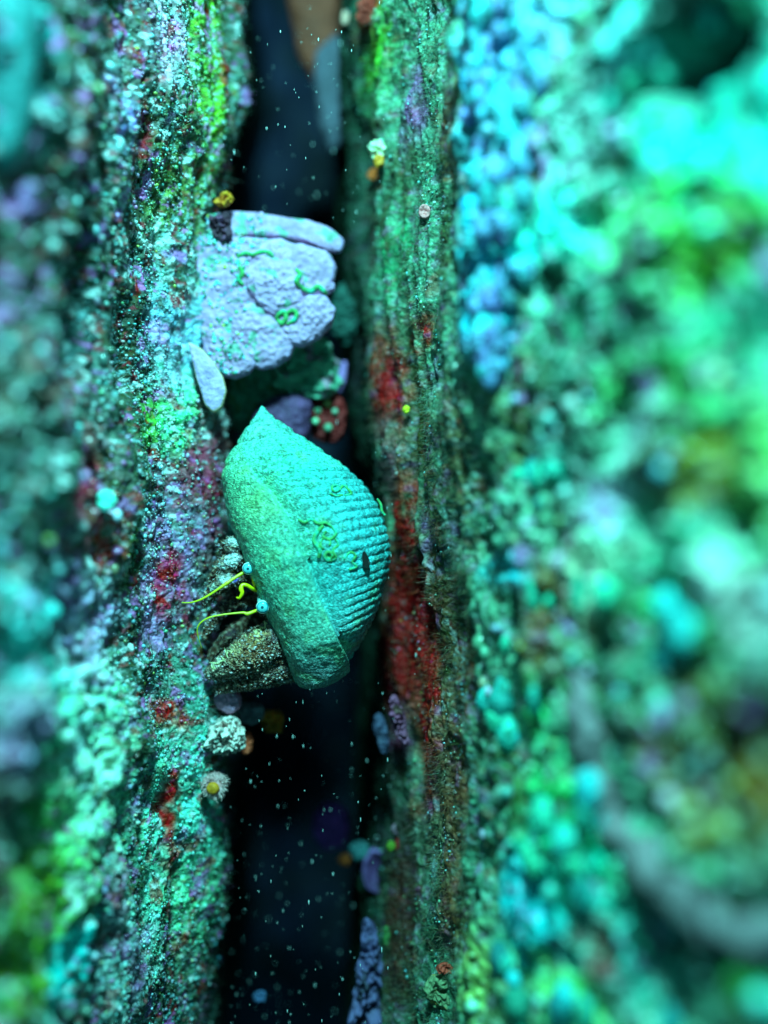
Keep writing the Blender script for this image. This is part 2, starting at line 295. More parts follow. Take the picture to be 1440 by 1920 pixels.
# ------------------------------------------------------------------ grains of crust (beads) on the rock
def ico(sub):
    import bmesh
    bm = bmesh.new(); bmesh.ops.create_icosphere(bm, subdivisions=sub, radius=1)
    V = np.array([v.co[:] for v in bm.verts]); F = np.array([[v.index for v in f.verts] for f in bm.faces]); bm.free(); return V, F
def beads(P, Nn, R, C, sub, squash=.8, stretch=None):
    V, F = ico(sub); n = len(P)
    S = R[:, None]*(1+rng.uniform(-.35, .35, (n, 3)))
    if stretch is not None: S = S*stretch
    VV = V[None]*S[:, None, :]+P[:, None, :]
    FF = F[None]+(np.arange(n)*len(V))[:, None, None]
    return VV.reshape(-1, 3), FF.reshape(-1, 3), np.repeat(C, len(V), 0)
pal = [((70, 225, 225), 5), ((60, 200, 235), 3), ((60, 190, 130), 3), ((130, 220, 90), 1), ((150, 160, 215), 2), ((40, 140, 120), 3), ((200, 240, 235), 1.2)]  # near-white entry paints glints as a few bright grains
pc = np.array([alb(c) for c, _ in pal]); pw = np.array([w_ for _, w_ in pal]); pw /= pw.sum()
def scatter(P, Nn, C, ylo, yhi, n, r0, r1, thr, freq, name, label, sub=1, mixown=.6, zz=13):
    ok = np.where((P[:, 1] > ylo) & (P[:, 1] < yhi) & (np.abs(P[:, 2]) < zz))[0]
    i = rng.choice(ok, n*3); m = fbm(P[i]*freq+77, 2)
    i = i[m > thr][:n]
    r = r0+(r1-r0)*rng.random(len(i))**2.2
    c = pc[rng.choice(len(pc), len(i), p=pw)]*(.08+1.6*rng.random((len(i), 1))**3)  # long bright tail puts sparkle into the colour of some grains
    c = c*(1-mixown)+C[i]*mixown*1.3
    V, F, CC = beads(P[i]+Nn[i]*(r*.35)[:, None], Nn[i], r, c, sub)
    return link(name, mesh_np(name, V, F, np.clip(CC, .004, .9)), M['grain'], label=label, kind='stuff')
scatter(LPn, LN, LCc, -2.6, 2.2, 21000, .010, .042, -.2, 1.1, 'crust_grains', 'fine beady grains covering the left rock face')
scatter(LPn, LN, LCc, -8, -2.0, 2200, .03, .12, 0, .9, 'crust_grains', 'coarse blurred grains on the near part of the left rock face')
scatter(RPn, RN, RCc, -2.0, 3, 3200, .01, .035, .08, 1.2, 'crust_grains', 'sparse fine grains on the inner right rock face')
scatter(RPn, RN, RCc, -9, -2.3, 1500, .03, .14, .02, .8, 'crust_grains', 'coarse blurred grains on the outer right rock face', mixown=.6)

# big overlapping blue scales on the outer corner of the right rock
def scale_bed(pts, name, label, c0, c1, rr=(.09, .2)):
    Ps, Rr, Cc = [], [], []
    for (px, py) in pts:
        p, n = hit(px, py); Ps.append(p+n*.03); Rr.append(random.uniform(*rr)); k = random.random()
        Cc.append((alb(c0)*k+alb(c1)*(1-k))*random.uniform(.25, .85))
    V, F, CC = beads(np.array(Ps), None, np.array(Rr), np.array(Cc), 3, stretch=np.array([.75, 1, 1.25]))
    V = V+(.035*np.stack([perlin(V*6+k*9) for k in range(3)], 1))
    link(name, mesh_np(name, V, F, np.clip(CC, 0, .9)), M['rock'], label=label, kind='stuff')
pts = []
for k in range(130):
    py = random.uniform(-20, 700); w_ = 70 if py < 560 else 30
    pts.append((random.triangular(880, 880+w_*2, 900)+max(0, py-520)*.12, py))
scale_bed(pts, 'scale_crust', 'bright blue overlapping crust scales along the corner of the right rock', (90, 150, 240), (40, 225, 250))
pts = [(random.gauss(cx, sx), random.gauss(cy, sy)) for (cx, cy, sx, sy, n) in [(1050, 1620, 40, 70, 14), (990, 1820, 50, 70, 12), (960, 1330, 30, 50, 12), (1180, 140, 30, 30, 5), (1010, 880, 22, 25, 6), (1260, 1190, 25, 40, 8), (1100, 1110, 40, 30, 5), (1380, 250, 50, 120, 5), (1150, 1830, 60, 60, 6)] for _ in range(n)]
scale_bed(pts, 'nodule_crust', 'bright green and cyan nodular crust patches on the outer right rock', (40, 235, 170), (30, 220, 235), (.08, .24))

# ------------------------------------------------------------------ algal turf: short hairs
def hairs(roots, dirs, lens, rad, cols):
    n = len(roots); seg = 3
    V = np.zeros((n, seg+1, 3, 3)); side = np.cross(dirs, rng.normal(size=(n, 3))); side /= np.linalg.norm(side, axis=1)[:, None]
    oth = np.cross(dirs, side); bend = rng.normal(size=(n, 3))*.35+np.array([0, 0, -.1])
    for s in range(seg+1):
        f = s/seg; c = roots+dirs*(lens*f)[:, None]+bend*(lens*f*f)[:, None]; r = (rad*(1-.85*f))[:, None]
        for a in range(3):
            an = a*2.094; V[:, s, a] = c+side*np.cos(an)*r+oth*np.sin(an)*r
    base = (np.arange(n)*(seg+1)*3)[:, None]; F = []
    for s in range(seg):
        for a in range(3):
            b = (a+1) % 3; F.append(base+np.array([[s*3+a, s*3+b, (s+1)*3+b, (s+1)*3+a]]))
    F = np.stack(F, 1).reshape(-1, 4)
    return V.reshape(-1, 3), F, np.repeat(cols, (seg+1)*3, 0)
def turf(P, Nn, C_, ok, n, name, label, cols, L=(.06, .2), r=.006, freq=1.3, thr=-.1):
    ok = np.where(ok)[0]; i = rng.choice(ok, n*2); i = i[fbm(P[i]*freq+33, 2) > thr][:n]
    d = Nn[i]+rng.normal(size=(len(i), 3))*.35; d /= np.linalg.norm(d, axis=1)[:, None]
    ln = rng.uniform(*L, len(i)); c = (np.array([alb(c) for c in cols])[rng.integers(0, len(cols), len(i))]*.35+C_[i]*.75)*rng.uniform(.5, 1.4, (len(i), 1))
    V, F, C = hairs(P[i]-d*.02, d, ln, np.full(len(i), r)*rng.uniform(.6, 1.4, len(i)), c)
    link(name, mesh_np(name, V, F, np.clip(C, 0, .9)), M['turf'], label=label, kind='stuff')
zin = lambda P: np.abs(P[:, 2]) < 12
turf(LPn, LN, LCc, (LPn[:, 1] > .3) & (LPn[:, 1] < 3) & zin(LPn), 9000, 'algae_turf', 'short hairy turf fringing the edge of the left rock', [(60, 84, 60), (90, 76, 60), (50, 100, 60)], L=(.05, .17), r=.0045)
turf(LPn, LN, LCc, (LPn[:, 1] > -2.2) & (LPn[:, 1] < .3) & zin(LPn), 9000, 'algae_turf', 'green hairy turf between the grains of the left rock', [(40, 100, 46), (70, 130, 60), (40, 80, 70)], L=(.04, .13), r=.006, thr=.05)
turf(RPn, RN, RCc, (RPn[:, 1] > -2.2) & (RPn[:, 1] < 2) & zin(RPn), 20000, 'algae_turf', 'green and brown hairy turf on the inner right rock', [(52, 90, 40), (70, 74, 40), (84, 66, 44), (40, 110, 60)], L=(.06, .2), r=.005, thr=-.1)

# ------------------------------------------------------------------ pads: rounded lobes with an outline
def pad_mesh(name, outline, y, th, colour, amp=.04, freq=4, seed=0, n=120, rings=44, tilt=(0, 0), edge=None, rim=None, power=3.0, bowl=0, ctr=None):
    O = np.array(outline, float); c = O.mean(0) if ctr is None else np.array(ctr, float)
    d = np.r_[0, np.cumsum(np.linalg.norm(np.diff(np.r_[O, O[:1]], axis=0), axis=1))]; Oc = np.r_[O, O[:1]]
    s = np.linspace(0, d[-1], n, endpoint=False); q = np.stack([np.interp(s, d, Oc[:, 0]), np.interp(s, d, Oc[:, 1])], 1)
    k = np.array([.25, .5, .25])
    for _ in range(4): q = k[0]*np.roll(q, 1, 0)+k[1]*q+k[2]*np.roll(q, -1, 0)
    rr = np.r_[np.linspace(0.02, 1, rings), np.linspace(1, .02, rings)[1:]]
    sgn = np.r_[-np.ones(rings), np.ones(rings-1)]
    V = []; RR = []
    kk = (D+y)/D/100
    for r, sg in zip(rr, sgn):
        p2 = c+(q-c)*r
        h = (1-r**power)**(1/power*1.4 if power > 2 else .5)*th
        if bowl and sg < 0: h = h-bowl*th*(1-r*r)**1.2*1.6
        yy = y+sg*h*(1 if sg < 0 else .6)
        V.append(np.stack([(p2[:, 0]-720)*kk, yy+tilt[0]*(p2[:, 0]-c[0])*kk+tilt[1]*(p2[:, 1]-c[1])*kk, (960-p2[:, 1])*kk], 1)); RR.append(np.full(n, r*(-sg)))
    V = np.array(V); RR = np.array(RR); nr = len(V); V = V.reshape(-1, 3); RR = RR.ravel()
    f1 = fbm(V*freq+seed*13.1, 3); f2 = perlin(V*freq*3.3+seed)
    dirv = V-np.array([(c[0]-720)*kk, y, (960-c[1])*kk]); dirv /= (np.linalg.norm(dirv, axis=1)+1e-6)[:, None]
    dd = amp*(f1+.35*f2)
    V = V+dirv*(dd*.7)[:, None]; V[:, 1] -= np.where(RR > 0, dd, 0)*1.2
    C = np.tile(alb(colour), (len(V), 1))*np.clip(1+.5*f1, .4, 1.6)[:, None]
    if edge is not None:
        a = sstep(.86, .97, np.abs(RR))[:, None]*.75; C = C*(1-a)+alb(edge)*a
    if rim is not None:
        a = sstep(.12, .3, fbm(V*3+seed*3+50, 3))[:, None]*.8; C = C*(1-a)+alb(rim)*a
    F = grid_faces(nr, n, True)
    return mesh_np(name, V, F, np.clip(C, 0, .9))
def ell(cx, cy, rx, ry, rot=0, n=16, jit=.06):
    o = []
    for k in range(n):
        a = k/n*6.283; j = 1+random.uniform(-jit, jit); x = rx*math.cos(a)*j; y = ry*math.sin(a)*j; r = math.radians(rot)
        o.append((cx+x*math.cos(r)-y*math.sin(r), cy+x*math.sin(r)+y*math.cos(r)))
    return o

# ------------------------------------------------------------------ tubes
def tube_mesh(name, pts, rad, seg=10, sub=8, colour=None):
    P = np.array(pts, float); n = len(P); R = np.array(rad if hasattr(rad, '__len__') else [rad]*n, float)
    Q, RR = [], []
    for i in range(n-1):
        p0, p1, p2, p3 = P[max(i-1, 0)], P[i], P[i+1], P[min(i+2, n-1)]
        for k in range(sub):
            t = k/sub; Q.append(.5*((2*p1)+(-p0+p2)*t+(2*p0-5*p1+4*p2-p3)*t*t+(-p0+3*p1-3*p2+p3)*t**3)); RR.append(R[i]*(1-t)+R[i+1]*t)
    Q.append(P[-1]); RR.append(R[-1]); Q = np.array(Q); RR = np.array(RR)
    T = np.gradient(Q, axis=0); T /= np.linalg.norm(T, axis=1)[:, None]+1e-9
    up = np.array([0.1, -1, 0.05]); S = np.cross(T, up); S /= np.linalg.norm(S, axis=1)[:, None]+1e-9; U = np.cross(S, T)
    a = np.arange(seg)/seg*6.283
    V = Q[:, None]+(S[:, None]*np.cos(a)[None, :, None]+U[:, None]*np.sin(a)[None, :, None])*RR[:, None, None]
    V = V.reshape(-1, 3); F = grid_faces(len(Q), seg, True)
    m = len(V); V = np.r_[V, Q[:1], Q[-1:]]
    caps = [[m, (k+1) % seg, k, k] for k in range(seg)]+[[m+1, m-seg+k, m-seg+(k+1) % seg, m-seg+(k+1) % seg] for k in range(seg)]
    # triangles for the ends
    me = bpy.data.meshes.new(name)
    me.from_pydata([tuple(v) for v in V], [], [tuple(int(x) for x in f) for f in F]+[tuple(int(x) for x in c[:3]) for c in caps])
    me.polygons.foreach_set('use_smooth', np.ones(len(me.polygons), bool))
    if colour is not None:
        at = me.color_attributes.new('Col', 'FLOAT_COLOR', 'POINT'); c = np.ones((len(V), 4), np.float32); c[:, :3] = alb(colour)
        at.data.foreach_set('color', c.ravel())
    me.update(); return me

LIL = (116, 134, 172)
root = empty('coralline_plate', W(470, 560, 1.1), 'large pale lilac lobed coralline plate jutting from the left rock above the shell', 'coralline alga')
lobes = [([(385, 405), (440, 398), (480, 400), (530, 408), (580, 415), (620, 428), (646, 450), (643, 474), (622, 476), (590, 462), (540, 452), (480, 447), (390, 450)], 1.15, .28, (0, 0)),
         ([(345, 480), (375, 442), (460, 446), (520, 450), (580, 462), (618, 474), (633, 500), (628, 530), (605, 545), (560, 565), (480, 590), (380, 600), (345, 540)], .95, .36, (0, 0)),
         ([(585, 528), (608, 524), (627, 532), (627, 545), (610, 556), (590, 556)], .9, .22, (0, 0)),
         ([(458, 510), (500, 482), (548, 490), (572, 525), (566, 575), (520, 600), (480, 570), (462, 540)], .78, .32, (0, 0)),
         ([(535, 570), (570, 555), (612, 556), (630, 582), (624, 610), (598, 635), (568, 652), (540, 645), (520, 605)], .85, .34, (0, 0)),
         ([(350, 570), (400, 560), (500, 572), (550, 610), (558, 645), (545, 672), (520, 690), (488, 696), (455, 678), (405, 650), (360, 620)], .9, .36, (0, 0)),
         ([(375, 610), (415, 622), (455, 650), (482, 682), (470, 702), (440, 712), (410, 704), (385, 672)], .75, .26, (0, 0))]
for k, (o_, y_, th_, ti_) in enumerate(lobes):
    th_ *= .72
    part('lobe', pad_mesh('lobe', o_, y_, th_, LIL, amp=.055 if k else .02, power=4, freq=3.3, seed=k+1, edge=(125, 150, 195), rim=(50, 150, 120) if k in (0, 1, 3, 5, 6) else None, n=160), M['lilac'], root)
PTS = [([(555, 505), (562, 515), (556, 528), (566, 540), (582, 546), (596, 538), (606, 545), (612, 552)], .05), (([(518, 598), (524, 588), (534, 586), (536, 598), (528, 606), (520, 600)]), .05), ([(536, 590), (548, 582), (556, 588), (552, 600), (538, 608)], .045),
       ([(445, 482), (460, 475), (475, 478), (490, 472), (505, 474), (512, 480)], .04), ([(448, 500), (455, 512), (448, 524), (456, 534)], .05)]
PB = []
for ch in root.children:
    if ch.name.startswith('lobe'):
        vs_ = [tuple(v.co+root.location) for v in ch.data.vertices]; PB.append(BVHTree.FromPolygons(vs_, [tuple(p_.vertices) for p_ in ch.data.polygons]))
def phit(a, b):
    o = Vector((0, -D, 0)); dd = (Vector(W(a, b, 0))-o).normalized(); hs = [h for h in (t.ray_cast(o, dd) for t in PB) if h[0] is not None]
    return np.array(min(hs, key=lambda h: h[3])[0])+np.array([0, -.01, 0]) if hs else np.array(W(a, b, .6))
for k, (pp_, r_) in enumerate(PTS):
    part('worm_tube', tube_mesh('worm_tube', [phit(a, b) for a, b in pp_], [r_*.7]+[r_]*(len(pp_)-2)+[r_*.6]), M['tube'], root)
gp = []
while len(gp) < 420:
    a_, b_ = random.gauss(415, 42), random.choice([random.gauss(425, 18), random.uniform(400, 700)])
    if a_ > 500-(b_ > 470)*30: continue
    o_ = Vector((0, -D, 0)); dd_ = (Vector(W(a_, b_, 0))-o_).normalized(); hs_ = [h for h in (t.ray_cast(o_, dd_) for t in PB) if h[0] is not None]
    if hs_ and fbm(np.array([[a_/40, b_/40, 3.3]]), 2)[0] > -.12: gp.append(np.array(min(hs_, key=lambda h: h[3])[0]))
gp = np.array(gp); gr = rng.uniform(.015, .045, len(gp)); V, F, CC = beads(gp, None, gr, pc[rng.choice(len(pc), len(gp), p=pw)]*rng.uniform(.3, 1, (len(gp), 1)), 1)
o_ = part('grain_crust', mesh_np('grain_crust', V, F, np.clip(CC, 0, .9)), M['grain'], root); o_['kind'] = 'stuff'
root = empty('coralline_plate', W(400, 730, .5), 'small smooth ear shaped lilac plate below the big lobed plate', 'coralline alga')
part('lobe', pad_mesh('lobe', [(352, 640), (380, 655), (402, 680), (418, 705), (426, 735), (418, 765), (402, 776), (386, 762), (372, 720)], .35, .12, (118, 146, 190), amp=.02, seed=21, edge=(160, 180, 110), power=5), M['lilac'], root)

# growths behind the shell
def growth(name, label, cat, outline, y, th, colour, parts=(), mat_='gen', partname='body', group=None, **kw):
    c = np.mean(np.array(outline), 0); root = empty(name, W(c[0], c[1], y), label, cat, group)
    part(partname, pad_mesh(partname, outline, y, th, colour, **kw), M[mat_], root)
    for (px, py, r, cc, pn) in parts:
        part(pn, pad_mesh(pn, ell(px, py, r, r*1.05, n=10), y-th*1.05, .05+r*.004, cc, amp=.01, n=24, rings=8), M['gen'], root)
    return root
def single(name, label, cat, outline, y, th, colour, mat_='gen', group=None, **kw):
    c = np.mean(np.array(outline), 0); me = pad_mesh(name, outline, y, th, colour, **kw)
    o = link(name, me, M[mat_], label=label, cat=cat, group=group); 
    loc = np.array(W(c[0], c[1], y)); a = np.empty(len(me.vertices)*3, np.float32); me.vertices.foreach_get('co', a)
    me.vertices.foreach_set('co', (a.reshape(-1, 3)-loc.astype(np.float32)).ravel()); me.update(); o.location = loc; return o
single('boulder', 'round green stone wedged under the lilac plate', 'stone', ell(578, 690, 66, 56, 20, jit=.14), 2.0, .4, (60, 160, 130), amp=.3, freq=1.6, rim=(110, 110, 140))
single('boulder', 'dull teal stone in the shade left of the round green stone', 'stone', ell(478, 745, 66, 72, 0), 2.6, .5, (46, 150, 120), amp=.15, freq=2, rim=(40, 120, 60))
single('sponge', 'dark purple curved sponge behind the tip of the shell', 'sponge', [(470, 805), (474, 775), (495, 752), (525, 741), (560, 743), (586, 756), (584, 800), (570, 850), (520, 850), (480, 840)], 1.9, .4, (52, 46, 84), amp=.05, freq=2)
growth('sponge', 'red sponge with pale round spots to the right of the shell tip', 'sponge', ell(613, 780, 38, 54), 2.4, .3, (84, 20, 20),
       [(614, 756, 9, (100, 150, 90), 'polyp'), (592, 742, 7, (80, 150, 110), 'polyp'), (596, 770, 8, (50, 130, 100), 'polyp'), (628, 772, 7, (90, 170, 140), 'polyp'), (615, 802, 9, (60, 140, 110), 'polyp'), (592, 790, 7, (80, 180, 140), 'polyp'), (604, 735, 6, (80, 140, 70), 'polyp')], amp=.08, freq=3)
single('coralline_plate', 'narrow lilac sliver between the round green stone and the right rock', 'coralline alga', ell(641, 706, 8, 30, 10), 3.0, .12, (110, 116, 180), 'lilac', amp=.03)
single('sponge', 'dark teal blurred sponge in the gap right of the lilac plate', 'sponge', ell(645, 590, 26, 60), 3.6, .3, (16, 74, 66), amp=.1)
single('seaweed_frond', 'brown blade of seaweed hanging in the top of the cleft', 'seaweed', [(530, -60), (640, -60), (640, 60), (628, 160), (606, 200), (585, 150), (560, 110), (545, 40)], 6.5, .3, (78, 48, 26), amp=.1, freq=1)
single('seaweed_frond', 'grey blue rounded blade hanging below the brown seaweed', 'seaweed', [(592, 100), (632, 60), (654, 120), (656, 200), (642, 270), (620, 290), (598, 240), (588, 170)], 5.6, .3, (44, 70, 84), amp=.08, freq=1)

single('sponge', 'big smooth out of focus teal lobe in the top left corner', 'sponge', [(-250, -200), (40, -200), (75, 0), (70, 120), (60, 230), (20, 330), (-60, 330), (-250, 250)], -5.6, .5, (24, 120, 122), amp=.12, freq=1.2)
# small knobs on the rocks
def on_rock(px, py, lift=.05):
    p, n = hit(px, py); return p[1]-lift
def knob(name, label, cat, px, py, rx, ry, colour, rot=0, th=None, lift=.1, mat_='gen', y=None, group=None, **kw):
    y = on_rock(px, py, lift) if y is None else y
    return single(name, label, cat, ell(px, py, rx, ry, rot), y, th or min(rx, ry)/100*.6, colour, mat_, group=group, n=60, rings=20, **kw)
knob('sponge', 'orange knob above the left end of the lilac plate', 'sponge', 421, 375, 19, 13, (190, 130, 14), rot=-20, lift=.3, rim=(120, 90, 20), amp=.1, freq=6, y=.7)
knob('sponge', 'dark purple lump under the orange knob of the lilac plate', 'sponge', 416, 425, 20, 30, (40, 26, 46), rim=(90, 80, 120), amp=.14, y=.7)
growth('sponge', 'white and yellow crust tuft high on the right rock', 'sponge', ell(708, 282, 16, 20), on_rock(708, 282, .15), .14, (200, 225, 180), amp=.09, freq=6, n=60, rings=20)
knob('sponge', 'golden knob just under the white tuft on the right rock', 'sponge', 711, 303, 11, 12, (220, 160, 10), lift=.25, mat_='orange')
knob('sponge', 'deep orange knob at the bottom of the cluster on the right rock', 'sponge', 703, 326, 15, 11, (190, 84, 8), rot=-25, lift=.2)
knob('sponge', 'tiny yellow ball on the right rock level with the shell tip', 'sponge', 762, 768, 8, 8, (200, 190, 20), lift=.22)
knob('sponge', 'rusty red lump at the upper edge of the right rock', 'sponge', 694, 22, 26, 30, (95, 40, 24), amp=.12, freq=4)
knob('barnacle', 'small pale pink barnacle on the right rock above the red patch', 'barnacle', 796, 397, 12, 14, (140, 120, 120), lift=.12, bowl=.6)
knob('barnacle', 'white barnacle at the top edge of the right rock', 'barnacle', 648, 33, 9, 15, (130, 145, 125), lift=.12)
knob('sponge', 'glossy red lump low in the dark on the right rock', 'sponge', 757, 1590, 17, 27, (90, 14, 10), rot=-15, y=1.5)
knob('sponge', 'whitish cap over the glossy red lump', 'sponge', 752, 1555, 18, 15, (90, 95, 110), y=1.5)
knob('sponge', 'small lime green ball left of the glossy red lump', 'sponge', 733, 1587, 9, 11, (60, 130, 30), y=1.4)
knob('sponge', 'blurred teal ball deep in the lower cleft', 'sponge', 673, 1595, 20, 19, (30, 100, 104), y=3)
knob('sponge', 'dim orange blob beside the teal ball', 'sponge', 646, 1612, 14, 12, (120, 80, 20), y=3.4)
single('sponge', 'violet crescent shaped cup on the right side of the lower cleft', 'sponge', ell(705, 1632, 26, 42, 0), 2.6, .25, (52, 50, 92), 'lilac', amp=.02, bowl=.8, edge=(90, 100, 160), ctr=(716, 1625))
single('sponge', 'faint purple disc hanging dim in the lower cleft', 'sponge', ell(622, 1548, 36, 46, 0), 4.0, .3, (110, 70, 160), amp=.03)
knob('sponge', 'dull yellow star shaped lump under the crab claw', 'sponge', 510, 1352, 24, 22, (130, 110, 24), y=1.6, amp=.14, freq=5)
knob('sponge', 'grey teal lump between the yellow lump and the left rock', 'sponge', 470, 1336, 26, 22, (70, 110, 120), y=1.1, amp=.06)
knob('coralline_plate', 'lilac grey scale on the left rock under the crab claw', 'coralline alga', 428, 1312, 27, 26, (124, 130, 165), y=.4, mat_='lilac', amp=.04)
growth('barnacle', 'white rough barnacle clump on the edge of the left rock under the claw', 'barnacle', ell(425, 1378, 36, 34), .35, .24, (140, 190, 180), amp=.2, freq=5, rim=(40, 110, 100))
knob('sponge', 'brownish orange lump right of the white barnacle clump', 'sponge', 462, 1392, 14, 24, (150, 84, 50), y=.9, amp=.05)
knob('sponge', 'elongated lime green drop low on the right rock', 'sponge', 725, 1755, 8, 20, (40, 120, 60), y=1.3)
knob('sponge', 'bright blue crumb in the dark near the bottom of the cleft', 'sponge', 487, 1868, 13, 9, (40, 90, 130), y=1.8, amp=.08, freq=9)
knob('sponge', 'round cyan and lime ball on the blurred left rock level with the shell', 'sponge', 200, 938, 19, 20, (60, 230, 200), lift=.3, rim=(190, 225, 40))
knob('sponge', 'heart shaped pale green blob low on the right rock', 'sponge', 824, 1858, 28, 34, (70, 130, 90), lift=.08, amp=.12, freq=4, rim=(150, 160, 70))
knob('sponge', 'orange red smear above the heart shaped green blob', 'sponge', 838, 1815, 24, 11, (120, 60, 40), lift=.02, amp=.08, freq=6)
single('coralline_plate', 'long rough lilac blue strip at the bottom of the right rock', 'coralline alga', [(680, 1720), (704, 1730), (716, 1790), (714, 1860), (718, 1960), (660, 1990), (655, 1900), (668, 1840), (676, 1780)], 1.2, .2, (58, 80, 120), 'lilac', rim=(20, 40, 40), amp=.26, freq=4)
single('coralline_plate', 'small steel blue scale on the right rock below the shell', 'coralline alga', ell(715, 1375, 13, 40, -12), 1.4, .12, (40, 64, 90), 'lilac', amp=.08)
single('coralline_plate', 'mauve crust ridge on the right rock below the red patch', 'coralline alga', ell(748, 1350, 13, 50, -14), .8, .14, (84, 66, 96), 'lilac', rim=(50, 60, 40), amp=.14, freq=5)
# cup with yellow centre and pale tentacles
root = empty('cup_coral', W(403, 1472, .2), 'yellow centred cup coral with white tentacles on the edge of the left rock', 'cup coral')
part('cup', pad_mesh('cup', ell(403, 1472, 26, 26), .35, .2, (180, 150, 150), amp=.04, n=60, rings=20), M['gen'], root)
part('mouth', pad_mesh('mouth', ell(399, 1478, 13, 12), .12, .1, (200, 160, 20), amp=.01, n=40, rings=12), M['orange'], root)
nr = 110; a = rng.uniform(0, 6.283, nr); cc = np.array(W(403, 1472, .12))
dr = np.stack([np.cos(a), -rng.uniform(.2, 1.1, nr), np.sin(a)], 1); dr /= np.linalg.norm(dr, axis=1)[:, None]
V, F, C = hairs(cc+np.stack([np.cos(a), 0*a, np.sin(a)], 1)*rng.uniform(.14, .24, nr)[:, None], dr, rng.uniform(.05, .10, nr), np.full(nr, .014), np.tile(alb((150, 170, 165)), (nr, 1)))
t_ = part('tentacles', mesh_np('tentacles', V, F, C), M['turf'], root); t_['kind'] = 'stuff'

# long blurred lilac tube on the right rock
pts = []
for (px, py) in [(1075, 1225), (1085, 1290), (1100, 1370), (1125, 1460), (1165, 1560), (1215, 1620), (1270, 1670), (1330, 1715), (1400, 1740), (1500, 1760)]:
    p, n = hit(px, py); pts.append(p-n*.03)
me = tube_mesh('worm_tube', pts, [.05, .16, .24, .2, .22, .27, .24, .3, .26, .24], seg=24, sub=16, colour=(78, 112, 112))
a_ = np.empty(len(me.vertices)*3, np.float32); me.vertices.foreach_get('co', a_); a_ = a_.reshape(-1, 3).astype(float); a_ += .24*np.stack([fbm(a_*2.0+k*9, 3) for k in range(3)], 1); me.vertices.foreach_set('co', a_.astype(np.float32).ravel())
link('worm_tube', me, M['lilac'], label='long blurred grey lilac worm tube winding down the outer right rock', cat='worm tube')

# ------------------------------------------------------------------ the snail shell
rowsL = [(490, 761), (479, 781), (463, 804), (446, 833), (428, 860), (420, 893), (433, 940), (453, 995), (475, 1050), (497, 1105), (518, 1155), (540, 1207), (556, 1245), (568, 1273), (583, 1286)]
rowsR = [(492, 761), (508, 777), (532, 797), (564, 819), (606, 846), (652, 880), (690, 920), (715, 966), (728, 1017), (727, 1066), (716, 1112), (700, 1157), (676, 1203), (645, 1250), (608, 1283)]
rowsB = [0, .04, .08, .14, .22, .29, .36, .40, .42, .45, .50, .60, .76, .95, 1.0]     # where the smooth lip band ends
nv, nu = 520, 520
vi = np.linspace(0, 14, nv)
def cm(arr, x):          # smooth interpolation of the rows
    a = np.array(arr, float); i = np.clip(np.floor(x).astype(int), 0, len(a)-2); t = (x-i)[:, None]
    p0 = a[np.clip(i-1, 0, None)]; p1 = a[i]; p2 = a[i+1]; p3 = a[np.clip(i+2, None, len(a)-1)]
    return .5*(2*p1+(-p0+p2)*t+(2*p0-5*p1+4*p2-p3)*t*t+(-p0+3*p1-3*p2+p3)*t**3)
Lp = cm(rowsL, vi); Rp = cm(rowsR, vi); Bu = cm(np.array(rowsB)[:, None], vi)[:, 0]
YC = .15
kk = (D+YC)/D/100
Lx = (Lp[:, 0]-720)*kk; Lz = (960-Lp[:, 1])*kk; Rx = (Rp[:, 0]-720)*kk; Rz = (960-Rp[:, 1])*kk
hw = np.hypot(Rx-Lx, Rz-Lz)/2
opening = sstep(4.6, 6.5, vi)*math.radians(95)*(1-sstep(13.4, 14, vi)*.6)
u = np.linspace(0, 1, nu)
TH = math.pi+u[None, :]*(2*math.pi-opening[:, None])          # pi = lip at left, 3pi/2 = towards the camera
depth_f = np.interp(vi, [0, 1, 3, 5, 8, 11, 13, 14], [.02, .2, .62, 1.05, 1.35, 1.1, .6, .06])
depth_b = depth_f*.9
cu, su = np.cos(TH), np.sin(TH)
e = .82
cx_ = np.sign(cu)*np.abs(cu)**e; sy_ = np.sign(su)*np.abs(su)**1.0
mx_, mz_ = (Lx+Rx)/2, (Lz+Rz)/2
dx_, dz_ = (Rx-Lx)/2, (Rz-Lz)/2
X = mx_[:, None]+dx_[:, None]*cx_; Z = mz_[:, None]+dz_[:, None]*cx_
Yf = np.where(su < 0, depth_f[:, None]*sy_, depth_b[:, None]*sy_)+YC
# left side tilts: the band is a flatter plane that comes forward quickly
V = np.stack([X, Yf, Z], -1)
# normals
dVu = np.gradient(V, axis=1); dVv = np.gradient(V, axis=0); NN = np.cross(dVu, dVv); NN /= np.linalg.norm(NN, axis=2)[..., None]+1e-9
cen = np.stack([mx_, np.full_like(mx_, YC), mz_], 1)[:, None]
sg = np.sign(((V-cen)*NN).sum(2))[..., None]; NN = NN*np.where(sg == 0, 1, sg)
uf = (cx_+1)/2; VI = np.repeat(vi[:, None], nu, 1); front = (su < 0)
P = V.reshape(-1, 3)
wob = fbm(P*1.1+3, 3).reshape(nv, nu)
band = 1-sstep(-.012, .012, uf-(Bu[:, None]+.02*wob))
band = np.where(front, band, 0)
ribmask = np.where(front, sstep(.01, .22, uf-Bu[:, None]), 1)*sstep(3.0, 8.5, VI+2.5*uf)*(1-sstep(13.2, 14, VI))*np.clip(1+1.6*wob, .35, 1.3)
ph = VI*2.7+uf*np.clip(VI-5, 0, 7)*.5+.12*wob
rib = np.abs(np.sin(ph*math.pi))**.75
d = ribmask*.022*(rib-.5)*sstep(.35, .9, np.where(front, uf, 1)) + ribmask*.012*(rib-.5)
ub_ = uf-(Bu[:, None]+.02*wob)
